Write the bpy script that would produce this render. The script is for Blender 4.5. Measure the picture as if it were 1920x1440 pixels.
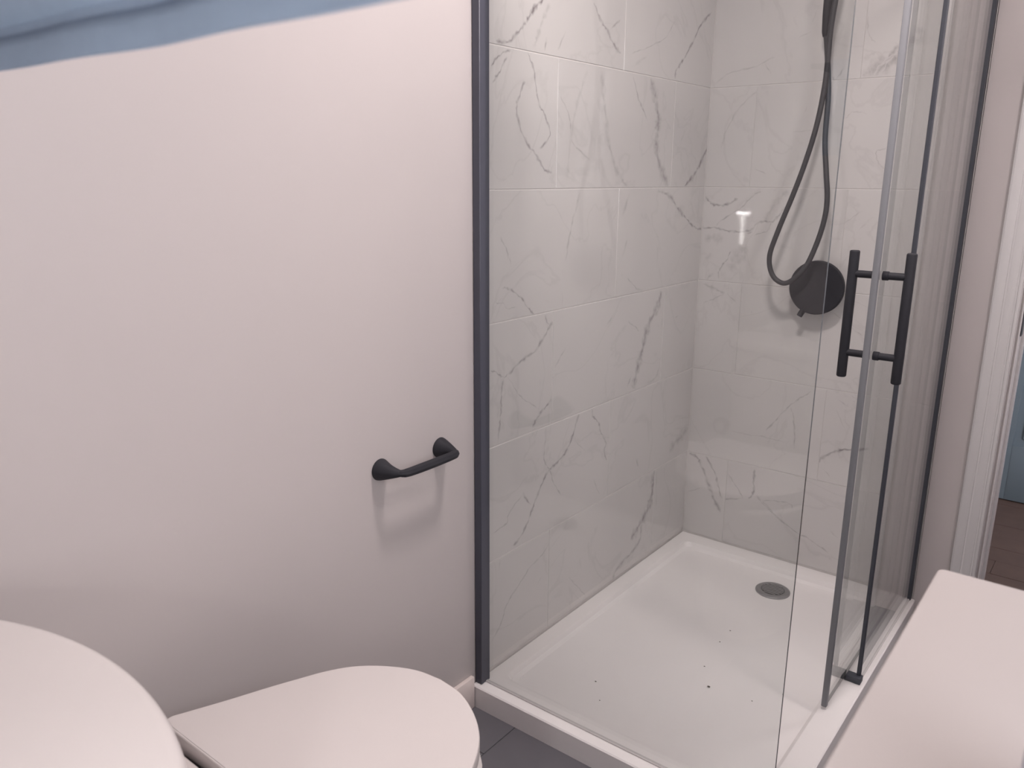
import bpy, bmesh, math, random
from mathutils import Vector, Matrix, Euler
random.seed(7)
S = bpy.context.scene
C = S.collection
for o in list(bpy.data.objects):
    bpy.data.objects.remove(o)

# ------------------------------------------------------------------ camera
cam_d = bpy.data.cameras.new('camera'); cam = bpy.data.objects.new('camera', cam_d); C.objects.link(cam)
CAM_ROT = [[0.78634, -0.15956, 0.596834], [0.617762, 0.193186, -0.762266], [0.006328, 0.968101, 0.25048]]
CAM_POS = (1.16946, -2.5025, 1.30201)
cam.matrix_world = Matrix.Translation(CAM_POS) @ Matrix(CAM_ROT).to_4x4()
cam_d.sensor_fit = 'HORIZONTAL'; cam_d.sensor_width = 36.0
cam_d.lens = 28.2502
cam_d.clip_start = 0.02
cam_d.dof.use_dof = True; cam_d.dof.focus_distance = 1.85; cam_d.dof.aperture_fstop = 7.0
S.camera = cam

# ------------------------------------------------------------------ world, lights, exposure
S.view_settings.view_transform = 'Standard'; S.view_settings.look = 'None'
S.view_settings.gamma = 1.0; S.view_settings.use_curve_mapping = False
S.view_settings.exposure = 0.22
S.cycles.sample_clamp_indirect = 0.0      # keeps the lamp's glint in the glazed tiles
W = bpy.data.worlds.new('world'); S.world = W; W.use_nodes = True
W.node_tree.nodes['Background'].inputs[0].default_value = (0.94, 0.92, 0.985, 1)
W.node_tree.nodes['Background'].inputs[1].default_value = 5.0

def area(name, loc, size, power, col, rot=(0, 0, 0), shape='DISK', size_y=None):
    d = bpy.data.lights.new(name, 'AREA'); d.shape = shape; d.size = size
    if size_y: d.size_y = size_y
    d.energy = power; d.color = col
    o = bpy.data.objects.new(name, d); C.objects.link(o); o.location = loc; o.rotation_euler = rot
    return o
LAMP = (0.64, -1.27)
area('ceiling_lamp_light', (LAMP[0], LAMP[1], 2.325), 0.21, 13.5, (1.0, 0.89, 0.865))
FILL_LAMP = (1.34, -0.92)  # unseen second lamp, added to brighten the painted wall by the doorway
area('ceiling_lamp_light', (FILL_LAMP[0], FILL_LAMP[1], 2.325), 0.21, 7.5, (1.0, 0.875, 0.84))
area('hall_fill_light', (1.6, 0.75, 2.3), 0.4, 8.0, (1.0, 0.93, 0.9))  # added light that brightens the hall; it has no fixture

WY0, WY1, WZ0, WZ1 = -2.45, -1.45, 1.10, 2.02      # invented window in the right wall, added as daylight fill
por = area('fill_window_portal', (1.87, (WY0 + WY1) / 2, (WZ0 + WZ1) / 2), WZ1 - WZ0, 1.0, (1, 1, 1), (0, math.radians(90), 0), 'RECTANGLE', WY1 - WY0)
por.data.cycles.is_portal = True

# ------------------------------------------------------------------ materials
def mat(name, col, rough=0.5, metal=0.0, spec=0.5, noise=0.0, nscale=20, bump=0.0, bscale=200, coat=0.0):
    m = bpy.data.materials.new(name); m.use_nodes = True
    nt = m.node_tree; b = nt.nodes['Principled BSDF']
    c = (*col, 1)
    b.inputs['Base Color'].default_value = c
    b.inputs['Roughness'].default_value = rough; b.inputs['Metallic'].default_value = metal
    b.inputs['Specular IOR Level'].default_value = spec
    b.inputs['Coat Weight'].default_value = coat; b.inputs['Coat Roughness'].default_value = 0.05
    tc = nt.nodes.new('ShaderNodeTexCoord')
    if noise:
        n = nt.nodes.new('ShaderNodeTexNoise'); n.inputs['Scale'].default_value = nscale; n.inputs['Detail'].default_value = 4
        nt.links.new(tc.outputs['Object'], n.inputs['Vector'])
        mx = nt.nodes.new('ShaderNodeMix'); mx.data_type = 'RGBA'
        mx.inputs[6].default_value = tuple(x*(1-noise) for x in col)+(1,); mx.inputs[7].default_value = tuple(min(1, x*(1+noise)) for x in col)+(1,)
        nt.links.new(n.outputs['Fac'], mx.inputs[0]); nt.links.new(mx.outputs[2], b.inputs['Base Color'])
    if bump:
        n = nt.nodes.new('ShaderNodeTexNoise'); n.inputs['Scale'].default_value = bscale; n.inputs['Detail'].default_value = 3
        nt.links.new(tc.outputs['Object'], n.inputs['Vector'])
        bp = nt.nodes.new('ShaderNodeBump'); bp.inputs['Strength'].default_value = bump; bp.inputs['Distance'].default_value = 0.001
        nt.links.new(n.outputs['Fac'], bp.inputs['Height']); nt.links.new(bp.outputs['Normal'], b.inputs['Normal'])
    return m

M = {}
M['paint'] = mat('wall_paint', (0.515, 0.475, 0.47), 0.42, spec=0.4, noise=0.012, nscale=6, bump=0.06, bscale=60)
M['ceiling'] = mat('ceiling_paint', (0.86, 0.84, 0.83), 0.7)
M['trim'] = mat('white_gloss_trim', (0.62, 0.605, 0.61), 0.3, noise=0.01)
M['skirting'] = mat('skirting_paint', (0.80, 0.71, 0.68), 0.4, noise=0.01)
M['grout'] = mat('tile_grout', (0.70, 0.675, 0.66), 0.8, noise=0.03, nscale=60)
M['ceramic'] = mat('white_ceramic', (0.62, 0.585, 0.575), 0.16, noise=0.006, nscale=8, coat=0.3)
M['plastic'] = mat('white_plastic', (0.62, 0.58, 0.57), 0.28, noise=0.006, nscale=8)
M['resin'] = mat('white_resin_tray', (0.85, 0.825, 0.82), 0.3, noise=0.01, nscale=10)
M['worktop'] = mat('white_worktop', (0.40, 0.365, 0.355), 0.4, noise=0.01, nscale=4)
M['cabinet'] = mat('white_cabinet', (0.74, 0.715, 0.71), 0.4, noise=0.01)
M['black'] = mat('matt_black_metal', (0.030, 0.030, 0.036), 0.55, spec=0.17, noise=0.1, nscale=40)
M['profile'] = mat('black_aluminium_profile', (0.068, 0.070, 0.094), 0.42, spec=0.5, noise=0.05, nscale=40)
M['hose'] = mat('black_hose', (0.040, 0.040, 0.046), 0.5, spec=0.4, noise=0.1, nscale=100)
M['chrome'] = mat('brushed_chrome', (0.36, 0.36, 0.365), 0.35, metal=0.75, noise=0.06, nscale=120)
M['grate'] = mat('dark_grate', (0.10, 0.10, 0.10), 0.5, metal=0.3, noise=0.1)
M['seal'] = mat('grey_blue_seal', (0.185, 0.19, 0.205), 0.5, noise=0.04, nscale=30)
M['dark_seal'] = mat('dark_rubber_seal', (0.052, 0.056, 0.070), 0.5, spec=0.4, noise=0.05)
M['clear_seal'] = mat('clear_seal', (0.62, 0.60, 0.595), 0.25, noise=0.02, nscale=30)
M['floor_grout'] = mat('floor_grout', (0.10, 0.10, 0.105), 0.85, noise=0.05)
M['floor_tile'] = mat('grey_floor_tile', (0.13, 0.127, 0.142), 0.45, noise=0.14, nscale=9, bump=0.1, bscale=50)
M['wood'] = mat('hall_wood', (0.10, 0.066, 0.055), 0.45, noise=0.25, nscale=14)
M['blue_door'] = mat('blue_grey_door_paint', (0.165, 0.21, 0.245), 0.4, noise=0.02)
M['steel'] = mat('dark_steel', (0.06, 0.065, 0.075), 0.4, metal=0.4, noise=0.1)
M['cloth'] = mat('blue_grey_towelling', (0.265, 0.34, 0.44), 0.9, spec=0.1, noise=0.08, nscale=60, bump=0.4, bscale=300)
M['tumbler'] = mat('pale_grey_plastic', (0.36, 0.36, 0.42), 0.4, noise=0.02)
M['debris'] = mat('dust_specks', (0.10, 0.085, 0.07), 0.9, noise=0.2)
M['hall_wall'] = mat('hall_paint', (0.62, 0.59, 0.58), 0.6, noise=0.01)

def emission(name, col, k):
    m = bpy.data.materials.new(name); m.use_nodes = True; nt = m.node_tree
    nt.nodes.remove(nt.nodes['Principled BSDF'])
    e = nt.nodes.new('ShaderNodeEmission'); e.inputs[0].default_value = (*col, 1); e.inputs[1].default_value = k
    nt.links.new(e.outputs[0], nt.nodes['Material Output'].inputs[0]); return m
M['diffuser'] = emission('lit_lamp_diffuser', (1.0, 0.92, 0.9), 4.0)
M['glint_tube'] = emission('glint_tube', (1.0, 0.97, 0.95), 170.0)  # glow of the invented lamp that makes the tile glint
M['glint_shade'] = emission('glint_shade', (1.0, 0.97, 0.95), 60.0)

def glass(name, tint):
    # clear float glass: straight transmission plus a Schlick mirror reflection that grows at grazing angles
    m = bpy.data.materials.new(name); m.use_nodes = True; nt = m.node_tree
    nt.nodes.remove(nt.nodes['Principled BSDF'])
    t = nt.nodes.new('ShaderNodeBsdfTransparent'); t.inputs[0].default_value = (*tint, 1)
    g = nt.nodes.new('ShaderNodeBsdfGlossy'); g.inputs['Roughness'].default_value = 0.0; g.inputs[0].default_value = (1, 1, 1, 1)
    lw = nt.nodes.new('ShaderNodeLayerWeight'); lw.inputs[0].default_value = 0.5
    p = nt.nodes.new('ShaderNodeMath'); p.operation = 'POWER'; p.inputs[1].default_value = 5.0
    a = nt.nodes.new('ShaderNodeMath'); a.operation = 'MULTIPLY_ADD'; a.inputs[1].default_value = 0.96; a.inputs[2].default_value = 0.04
    mx = nt.nodes.new('ShaderNodeMixShader')
    L = nt.links.new
    L(lw.outputs['Facing'], p.inputs[0]); L(p.outputs[0], a.inputs[0]); L(a.outputs[0], mx.inputs[0])
    L(t.outputs[0], mx.inputs[1]); L(g.outputs[0], mx.inputs[2]); L(mx.outputs[0], nt.nodes['Material Output'].inputs[0])
    return m
M['glass'] = glass('clear_glass', (0.962, 0.970, 0.967))
M['glass_edge'] = mat('glass_edge', (0.05, 0.052, 0.055), 0.15, spec=0.5, noise=0.05)

def marble():
    m = bpy.data.materials.new('marble_effect_tile'); m.use_nodes = True; nt = m.node_tree
    b = nt.nodes['Principled BSDF']; L = nt.links.new
    b.inputs['Roughness'].default_value = 0.03; b.inputs['Specular IOR Level'].default_value = 0.65
    tc = nt.nodes.new('ShaderNodeTexCoord'); oi = nt.nodes.new('ShaderNodeObjectInfo')
    ad = nt.nodes.new('ShaderNodeVectorMath'); ad.operation = 'ADD'
    sc = nt.nodes.new('ShaderNodeVectorMath'); sc.operation = 'SCALE'; sc.inputs[0].default_value = (7, 3, 11)
    L(oi.outputs['Random'], sc.inputs['Scale']); L(tc.outputs['Object'], ad.inputs[0]); L(sc.outputs[0], ad.inputs[1])
    n1 = nt.nodes.new('ShaderNodeTexNoise'); n1.inputs['Scale'].default_value = 3.0; n1.inputs['Detail'].default_value = 6; n1.inputs['Distortion'].default_value = 1.2
    L(ad.outputs[0], n1.inputs['Vector'])
    # faint veil of thin veins where the noise crosses its middle value
    s = nt.nodes.new('ShaderNodeMath'); s.operation = 'SUBTRACT'; s.inputs[1].default_value = 0.5
    ab = nt.nodes.new('ShaderNodeMath'); ab.operation = 'ABSOLUTE'
    mr = nt.nodes.new('ShaderNodeMapRange'); mr.inputs[1].default_value = 0.0; mr.inputs[2].default_value = 0.016; mr.inputs[3].default_value = 0.10; mr.inputs[4].default_value = 0.0
    L(n1.outputs['Fac'], s.inputs[0]); L(s.outputs[0], ab.inputs[0]); L(ab.outputs[0], mr.inputs[0])
    at = nt.nodes.new('ShaderNodeAttribute'); at.attribute_name = 'vein'
    n2 = nt.nodes.new('ShaderNodeTexNoise'); n2.inputs['Scale'].default_value = 55.0; n2.inputs['Detail'].default_value = 5
    L(tc.outputs['Object'], n2.inputs['Vector'])
    nr = nt.nodes.new('ShaderNodeMapRange'); nr.inputs[1].default_value = 0.36; nr.inputs[2].default_value = 0.64; nr.inputs[3].default_value = 0.35; nr.inputs[4].default_value = 1.6
    L(n2.outputs['Fac'], nr.inputs[0])
    mu = nt.nodes.new('ShaderNodeMath'); mu.operation = 'MULTIPLY'; L(at.outputs['Fac'], mu.inputs[0]); L(nr.outputs[0], mu.inputs[1])
    su = nt.nodes.new('ShaderNodeMath'); su.operation = 'ADD'; su.use_clamp = True; L(mu.outputs[0], su.inputs[0]); L(mr.outputs[0], su.inputs[1])
    cl = nt.nodes.new('ShaderNodeMix'); cl.data_type = 'RGBA'
    cl.inputs[6].default_value = (0.56, 0.545, 0.54, 1); cl.inputs[7].default_value = (0.615, 0.60, 0.59, 1)
    n3 = nt.nodes.new('ShaderNodeTexNoise'); n3.inputs['Scale'].default_value = 4.0; L(ad.outputs[0], n3.inputs['Vector']); L(n3.outputs['Fac'], cl.inputs[0])
    mx = nt.nodes.new('ShaderNodeMix'); mx.data_type = 'RGBA'; mx.inputs[7].default_value = (0.215, 0.195, 0.20, 1)
    L(su.outputs[0], mx.inputs[0]); L(cl.outputs[2], mx.inputs[6]); L(mx.outputs[2], b.inputs['Base Color'])
    return m
M['marble'] = marble()

# ------------------------------------------------------------------ helpers
def obj(name, bm, m, parent=None, smooth=False, ang=40):
    me = bpy.data.meshes.new(name); bm.normal_update(); bm.to_mesh(me); bm.free()
    for x in (m if isinstance(m, (list, tuple)) else [m]): me.materials.append(M[x])
    if smooth:
        for p in me.polygons: p.use_smooth = True
        try: me.set_sharp_from_angle(angle=math.radians(ang))
        except Exception: pass
    o = bpy.data.objects.new(name, me); C.objects.link(o)
    if parent is not None:
        o.parent = parent; o.matrix_parent_inverse = parent_matrix(parent).inverted()
    return o
def parent_matrix(p):
    m = Matrix.Translation(p.location)
    return m
def thing(name, label, cat, loc, group=None):
    o = bpy.data.objects.new(name, None); C.objects.link(o); o.location = loc; o.empty_display_size = 0.05
    o['label'] = label; o['category'] = cat
    if group: o['group'] = group
    return o
def tag(o, label, cat):
    o['label'] = label; o['category'] = cat; return o
def struct(o):
    o['kind'] = 'structure'; return o
def box(bm, a, b, bev=0.0, seg=2):
    """axis-aligned box between corners a and b, edges rounded by bev"""
    r = bmesh.ops.create_cube(bm, size=1.0); vs = r['verts']
    for v in vs:
        v.co = Vector([a[i] + (v.co[i] + 0.5) * (b[i] - a[i]) for i in range(3)])
    if bev:
        es = list({e for v in vs for e in v.link_edges})
        bmesh.ops.bevel(bm, geom=es, offset=bev, segments=seg, affect='EDGES', profile=0.5)
    return bm
def boxobj(name, a, b, m, parent=None, bev=0.0, seg=2):
    bm = bmesh.new(); box(bm, a, b, bev, seg); return obj(name, bm, m, parent, smooth=bev > 0)
def catmull(pts, n=6, closed=False):
    P = [Vector(p) for p in pts]; out = []
    N = len(P)
    rng = range(N) if closed else range(N - 1)
    for i in rng:
        p1, p2 = P[i], P[(i + 1) % N]
        p0 = P[i - 1] if (closed or i > 0) else p1 + (p1 - p2)
        p3 = P[(i + 2) % N] if (closed or i + 2 < N) else p2 + (p2 - p1)
        for k in range(n):
            t = k / n
            out.append(0.5 * ((2 * p1) + (p2 - p0) * t + (2 * p0 - 5 * p1 + 4 * p2 - p3) * t * t + (3 * p1 - p0 - 3 * p2 + p3) * t ** 3))
    if not closed: out.append(P[-1].copy())
    return out
def tube(bm, pts, rad, seg=14, cap=True):
    """swept tube; rad is one radius or one per point"""
    P = [Vector(p) for p in pts]; n = len(P)
    R = rad if isinstance(rad, (list, tuple)) else [rad] * n
    t0 = (P[1] - P[0]).normalized()
    up = Vector((0, 0, 1)) if abs(t0.z) < 0.9 else Vector((1, 0, 0))
    u = t0.cross(up).normalized(); rings = []
    for i in range(n):
        t = (P[min(i + 1, n - 1)] - P[max(i - 1, 0)]).normalized()
        u = (u - t * u.dot(t)).normalized(); w = t.cross(u)
        rings.append([bm.verts.new(P[i] + (u * math.cos(2 * math.pi * k / seg) + w * math.sin(2 * math.pi * k / seg)) * R[i]) for k in range(seg)])
    for a, b in zip(rings, rings[1:]):
        for k in range(seg): bm.faces.new((a[k], a[(k + 1) % seg], b[(k + 1) % seg], b[k]))
    if cap:
        bm.faces.new(rings[0][::-1]); bm.faces.new(rings[-1])
    return bm
def lathe(bm, prof, origin, axis, seg=32):
    """prof = [(distance along axis, radius)]"""
    o = Vector(origin); a = Vector(axis).normalized()
    up = Vector((0, 0, 1)) if abs(a.z) < 0.9 else Vector((1, 0, 0))
    u = a.cross(up).normalized(); w = a.cross(u); rings = []
    for d, r in prof:
        rings.append([bm.verts.new(o + a * d + (u * math.cos(2 * math.pi * k / seg) + w * math.sin(2 * math.pi * k / seg)) * max(r, 1e-5)) for k in range(seg)])
    for x, y in zip(rings, rings[1:]):
        for k in range(seg): bm.faces.new((x[k], x[(k + 1) % seg], y[(k + 1) % seg], y[k]))
    bm.faces.new(rings[0][::-1]); bm.faces.new(rings[-1])
    bmesh.ops.recalc_face_normals(bm, faces=bm.faces)
    return bm
def loft(bm, loops, cap=True):
    """loops of equal length joined in order"""
    R = [[bm.verts.new(Vector(p)) for p in lp] for lp in loops]; n = len(R[0])
    for a, b in zip(R, R[1:]):
        for k in range(n): bm.faces.new((a[k], a[(k + 1) % n], b[(k + 1) % n], b[k]))
    if cap:
        bm.faces.new(R[0][::-1]); bm.faces.new(R[-1])
    bmesh.ops.recalc_face_normals(bm, faces=bm.faces)
    return bm
def slab(bm, outline, z0, z1, r=0.006, seg=4, rb=None):
    """flat plate of a 2-D outline (counter-clockwise) with rounded top and bottom edges"""
    rb = r if rb is None else rb
    c = Vector((sum(p[0] for p in outline) / len(outline), sum(p[1] for p in outline) / len(outline)))
    n = len(outline)
    nrm = []
    for i in range(n):
        a = Vector(outline[i - 1]); b = Vector(outline[(i + 1) % n]); t = (b - a).normalized(); nrm.append(Vector((t.y, -t.x)))
    def lp(ins, z): return [(outline[i][0] - nrm[i].x * ins, outline[i][1] - nrm[i].y * ins, z) for i in range(n)]
    L = []
    for k in range(seg + 1):
        a = math.pi / 2 * k / seg; L.append(lp(rb * (1 - math.sin(a)), z0 + rb * (1 - math.cos(a))))
    for k in range(seg + 1):
        a = math.pi / 2 * k / seg; L.append(lp(r * (1 - math.cos(a)), z1 - r * (1 - math.sin(a))))
    return loft(bm, L)
def rounded_rect(x0, x1, y0, y1, r, seg=5):
    out = []
    for cx, cy, a0 in ((x1 - r, y1 - r, 0), (x0 + r, y1 - r, 90), (x0 + r, y0 + r, 180), (x1 - r, y0 + r, 270)):
        for k in range(seg + 1):
            a = math.radians(a0 + 90 * k / seg); out.append((cx + r * math.cos(a), cy + r * math.sin(a)))
    return out

VEINS = [
(0, 0.0145, 0.8, [(-0.9, 1.692), (-0.939, 1.664), (-0.966, 1.633)]),
(0, 0.0106, 0.6, [(-0.966, 1.633), (-0.999, 1.607), (-1.03, 1.585), (-1.072, 1.582)]),
(0, 0.015, 0.25, [(-0.876, 1.687), (-0.907, 1.641), (-0.926, 1.604), (-0.937, 1.583)]),
(0, 0.008, 0.6, [(-0.889, 1.612), (-0.894, 1.582)]),
(0, 0.0069, 0.35, [(-0.81, 1.635), (-0.843, 1.591)]),
(0, 0.0115, 0.5, [(-0.693, 1.715), (-0.657, 1.679), (-0.627, 1.662), (-0.596, 1.634), (-0.557, 1.613)]),
(0, 0.0072, 0.5, [(-0.567, 1.695), (-0.609, 1.666)]),
(0, 0.011, 0.6, [(-0.026, 1.793), (-0.093, 1.75), (-0.154, 1.683), (-0.206, 1.632), (-0.241, 1.604), (-0.247, 1.578)]),
(0, 0.0042, 0.3, [(-0.267, 1.734), (-0.315, 1.684), (-0.424, 1.643), (-0.503, 1.621)]),
(0, 0.0106, 0.15, [(-0.413, 1.625), (-0.5, 1.586)]),
(0, 0.0064, 0.6, [(-1.022, 1.57), (-1.061, 1.554), (-1.089, 1.53)]),
(0, 0.0068, 0.5, [(-1.035, 1.554), (-1.061, 1.52), (-1.084, 1.497)]),
(0, 0.0081, 0.5, [(-0.96, 1.571), (-0.936, 1.536), (-0.917, 1.469), (-0.893, 1.444), (-0.868, 1.398), (-0.909, 1.365)]),
(0, 0.0099, 0.5, [(-0.97, 1.51), (-0.991, 1.473), (-0.999, 1.447), (-0.985, 1.409), (-0.956, 1.374), (-0.92, 1.348), (-0.889, 1.318), (-0.858, 1.311)]),
(0, 0.0148, 0.15, [(-0.712, 1.557), (-0.743, 1.502), (-0.767, 1.444), (-0.781, 1.383), (-0.793, 1.293)]),
(0, 0.0065, 0.3, [(-0.827, 1.489), (-0.786, 1.44), (-0.771, 1.384), (-0.686, 1.342)]),
(0, 0.0219, 0.25, [(-0.649, 1.564), (-0.626, 1.482), (-0.601, 1.39), (-0.549, 1.313), (-0.49, 1.273)]),
(0, 0.009, 0.35, [(-0.486, 1.564), (-0.452, 1.509), (-0.397, 1.457)]),
(0, 0.0352, 0.45, [(-0.391, 1.569), (-0.349, 1.501), (-0.333, 1.44), (-0.342, 1.399), (-0.313, 1.336), (-0.254, 1.276)]),
(0, 0.0176, 0.75, [(0.004, 1.397), (-0.043, 1.345), (-0.091, 1.303), (-0.149, 1.273)]),
(0, 0.013, 0.25, [(-0.161, 1.44), (-0.187, 1.408)]),
(0, 0.0122, 0.3, [(-0.734, 1.264), (-0.749, 1.212)]),
(0, 0.0101, 0.3, [(-0.755, 1.211), (-0.775, 1.155), (-0.79, 1.092)]),
(0, 0.0167, 0.45, [(-0.314, 1.264), (-0.236, 1.245), (-0.182, 1.208), (-0.127, 1.179)]),
(0, 0.0092, 0.6, [(-0.145, 1.192), (-0.097, 1.163), (-0.04, 1.141), (-0.002, 1.137)]),
(0, 0.0062, 0.3, [(-1.056, 1.167), (-1.033, 1.137), (-1.016, 1.101)]),
(0, 0.0071, 0.5, [(-1.047, 1.05), (-1.023, 1.045), (-0.976, 1.019), (-0.948, 0.991), (-0.922, 0.972)]),
(0, 0.003, 0.25, [(-1.074, 1.018), (-1.042, 1.012), (-1.032, 1.0), (-0.993, 0.998)]),
(0, 0.0064, 0.35, [(-0.473, 1.021), (-0.419, 0.985), (-0.373, 0.972)]),
(0, 0.0184, 0.3, [(-0.503, 1.038), (-0.503, 1.027)]),
(0, 0.0109, 0.2, [(-0.482, 1.133), (-0.506, 1.081)]),
(0, 0.0067, 0.2, [(-0.804, 1.016), (-0.799, 0.976)]),
(0, 0.0151, 0.2, [(-0.48, 1.257), (-0.516, 1.196)]),
(0, 0.0062, 0.4, [(-0.877, 0.963), (-0.86, 0.938), (-0.843, 0.943)]),
(0, 0.0116, 0.5, [(-0.843, 0.943), (-0.873, 0.914), (-0.915, 0.879), (-0.966, 0.865), (-1.026, 0.838)]),
(0, 0.0056, 0.4, [(-1.026, 0.838), (-1.043, 0.835), (-1.074, 0.854), (-1.09, 0.858)]),
(0, 0.008, 0.45, [(-1.043, 0.835), (-1.052, 0.793)]),
(0, 0.008, 0.45, [(-1.05, 0.799), (-1.052, 0.752), (-1.057, 0.715), (-1.064, 0.675)]),
(0, 0.0046, 0.3, [(-1.026, 0.832), (-0.985, 0.783)]),
(0, 0.0042, 0.3, [(-0.985, 0.782), (-0.959, 0.761), (-0.906, 0.729)]),
(0, 0.0074, 0.3, [(-0.78, 0.864), (-0.828, 0.821)]),
(0, 0.0353, 0.5, [(-0.26, 0.959), (-0.28, 0.914), (-0.331, 0.865), (-0.363, 0.792), (-0.389, 0.733), (-0.411, 0.678)]),
(0, 0.0057, 0.3, [(-0.459, 0.891), (-0.408, 0.865), (-0.392, 0.851)]),
(0, 0.0077, 0.2, [(-0.549, 0.917), (-0.581, 0.896)]),
(0, 0.0066, 0.5, [(-0.138, 0.864), (-0.156, 0.862)]),
(0, 0.0099, 0.3, [(-0.25, 0.712), (-0.272, 0.683), (-0.328, 0.678)]),
(0, 0.0122, 0.35, [(-0.426, 0.721), (-0.446, 0.689)]),
(0, 0.011, 0.5, [(-0.839, 0.735), (-0.878, 0.716), (-0.905, 0.698), (-0.924, 0.679)]),
(0, 0.0106, 0.5, [(-0.708, 0.666), (-0.728, 0.624), (-0.748, 0.592), (-0.774, 0.567), (-0.816, 0.549), (-0.85, 0.538), (-0.878, 0.51), (-0.905, 0.473), (-0.921, 0.449), (-0.943, 0.417), (-0.97, 0.391), (-1.001, 0.378)]),
(0, 0.0052, 0.35, [(-0.863, 0.664), (-0.869, 0.578), (-0.845, 0.543), (-0.82, 0.492), (-0.782, 0.447)]),
(0, 0.0081, 0.45, [(-0.64, 0.666), (-0.635, 0.642), (-0.604, 0.616), (-0.588, 0.581), (-0.558, 0.543), (-0.566, 0.518), (-0.55, 0.485)]),
(0, 0.0094, 0.5, [(-0.961, 0.511), (-0.927, 0.466)]),
(0, 0.0056, 0.35, [(-0.961, 0.508), (-1.018, 0.475), (-1.028, 0.451), (-1.088, 0.442)]),
(0, 0.0104, 0.35, [(-0.37, 0.439), (-0.355, 0.409)]),
(0, 0.004, 0.25, [(-0.72, 0.589), (-0.666, 0.543)]),
(0, 0.0454, 0.3, [(-0.01, 0.455), (-0.074, 0.43), (-0.146, 0.408)]),
(0, 0.0052, 0.2, [(-0.621, 0.447), (-0.582, 0.383)]),
(0, 0.0384, 0.5, [(-0.242, 0.364), (-0.252, 0.286), (-0.269, 0.243), (-0.308, 0.211), (-0.347, 0.185), (-0.382, 0.167)]),
(0, 0.0209, 0.4, [(-0.315, 0.198), (-0.319, 0.145), (-0.374, 0.116), (-0.452, 0.098), (-0.488, 0.073)]),
(0, 0.0087, 0.15, [(-0.229, 0.36), (-0.213, 0.206)]),
(0, 0.0069, 0.3, [(-0.832, 0.327), (-0.878, 0.3), (-0.924, 0.288), (-0.962, 0.263), (-1.005, 0.237), (-1.031, 0.213), (-1.047, 0.179), (-1.088, 0.141)]),
(0, 0.0085, 0.25, [(-0.871, 0.236), (-0.894, 0.223)]),
(0, 0.0048, 0.25, [(-0.74, 0.182), (-0.641, 0.078)]),
(0, 0.0053, 0.2, [(-1.053, 0.368), (-1.058, 0.331)]),
(1, 0.0052, 0.3, [(0.312, 1.767), (0.301, 1.737)]),
(1, 0.0041, 0.25, [(0.303, 1.713), (0.265, 1.698)]),
(1, 0.0061, 0.25, [(0.197, 1.652), (0.135, 1.627), (0.064, 1.617), (0.015, 1.59)]),
(1, 0.0068, 0.4, [(0.172, 1.634), (0.191, 1.604)]),
(1, 0.0526, 0.35, [(0.602, 1.693), (0.579, 1.665), (0.561, 1.637), (0.516, 1.609), (0.455, 1.582)]),
(1, 0.0146, 0.4, [(0.542, 1.656), (0.519, 1.622), (0.492, 1.579)]),
(1, 0.0079, 0.5, [(0.531, 1.63), (0.507, 1.61)]),
(1, 0.0044, 0.25, [(0.452, 1.739), (0.462, 1.689), (0.482, 1.667)]),
(1, 0.0062, 0.3, [(0.405, 1.613), (0.385, 1.577), (0.37, 1.587)]),
(1, 0.0177, 0.15, [(0.412, 1.635), (0.455, 1.627), (0.485, 1.643)]),
(1, 0.0081, 0.2, [(0.152, 1.557), (0.106, 1.519), (0.066, 1.455), (0.047, 1.392)]),
(1, 0.0071, 0.4, [(0.166, 1.329), (0.2, 1.313)]),
(1, 0.0065, 0.25, [(0.184, 1.555), (0.164, 1.542)]),
(1, 0.0045, 0.3, [(0.542, 1.385), (0.516, 1.374), (0.528, 1.343), (0.544, 1.329)]),
(1, 0.0042, 0.25, [(0.308, 1.505), (0.3, 1.487)]),
(1, 0.0049, 0.2, [(0.269, 1.436), (0.335, 1.439)]),
(1, 0.0041, 0.2, [(0.421, 1.468), (0.443, 1.486), (0.481, 1.479)]),
(1, 0.0103, 0.6, [(0.006, 1.242), (0.025, 1.222), (0.056, 1.215), (0.09, 1.222), (0.116, 1.238)]),
(1, 0.0049, 0.4, [(0.19, 1.262), (0.163, 1.245), (0.129, 1.209), (0.072, 1.172), (0.048, 1.151)]),
(1, 0.0201, 0.2, [(0.277, 1.262), (0.252, 1.243), (0.227, 1.208), (0.21, 1.169)]),
(1, 0.0087, 0.5, [(0.0, 1.141), (0.049, 1.143), (0.084, 1.136), (0.122, 1.134), (0.164, 1.14), (0.194, 1.168), (0.234, 1.17), (0.256, 1.194), (0.27, 1.217)]),
(1, 0.0095, 0.6, [(0.156, 1.131), (0.172, 1.136)]),
(1, 0.0057, 0.35, [(0.23, 1.17), (0.221, 1.142), (0.177, 1.125)]),
(1, 0.0366, 0.2, [(0.011, 1.108), (0.047, 1.11), (0.078, 1.104)]),
(1, 0.006, 0.45, [(0.106, 1.073), (0.095, 1.044), (0.072, 1.01), (0.069, 0.98)]),
(1, 0.0541, 0.22, [(0.159, 1.092), (0.129, 1.05), (0.107, 1.008)]),
(1, 0.0251, 0.25, [(0.02, 1.043), (0.046, 1.057)]),
(1, 0.0128, 0.35, [(0.051, 0.996), (0.03, 0.973)]),
(1, 0.0037, 0.25, [(0.499, 1.212), (0.46, 1.182), (0.434, 1.159)]),
(1, 0.0088, 0.15, [(0.529, 1.195), (0.491, 1.154)]),
(1, 0.0049, 0.2, [(0.185, 1.006), (0.168, 0.984)]),
(1, 0.0127, 0.3, [(0.017, 0.959), (0.059, 0.946), (0.095, 0.933)]),
(1, 0.0058, 0.35, [(0.095, 0.933), (0.061, 0.913), (0.022, 0.894)]),
(1, 0.0051, 0.25, [(0.104, 0.934), (0.141, 0.904)]),
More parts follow.
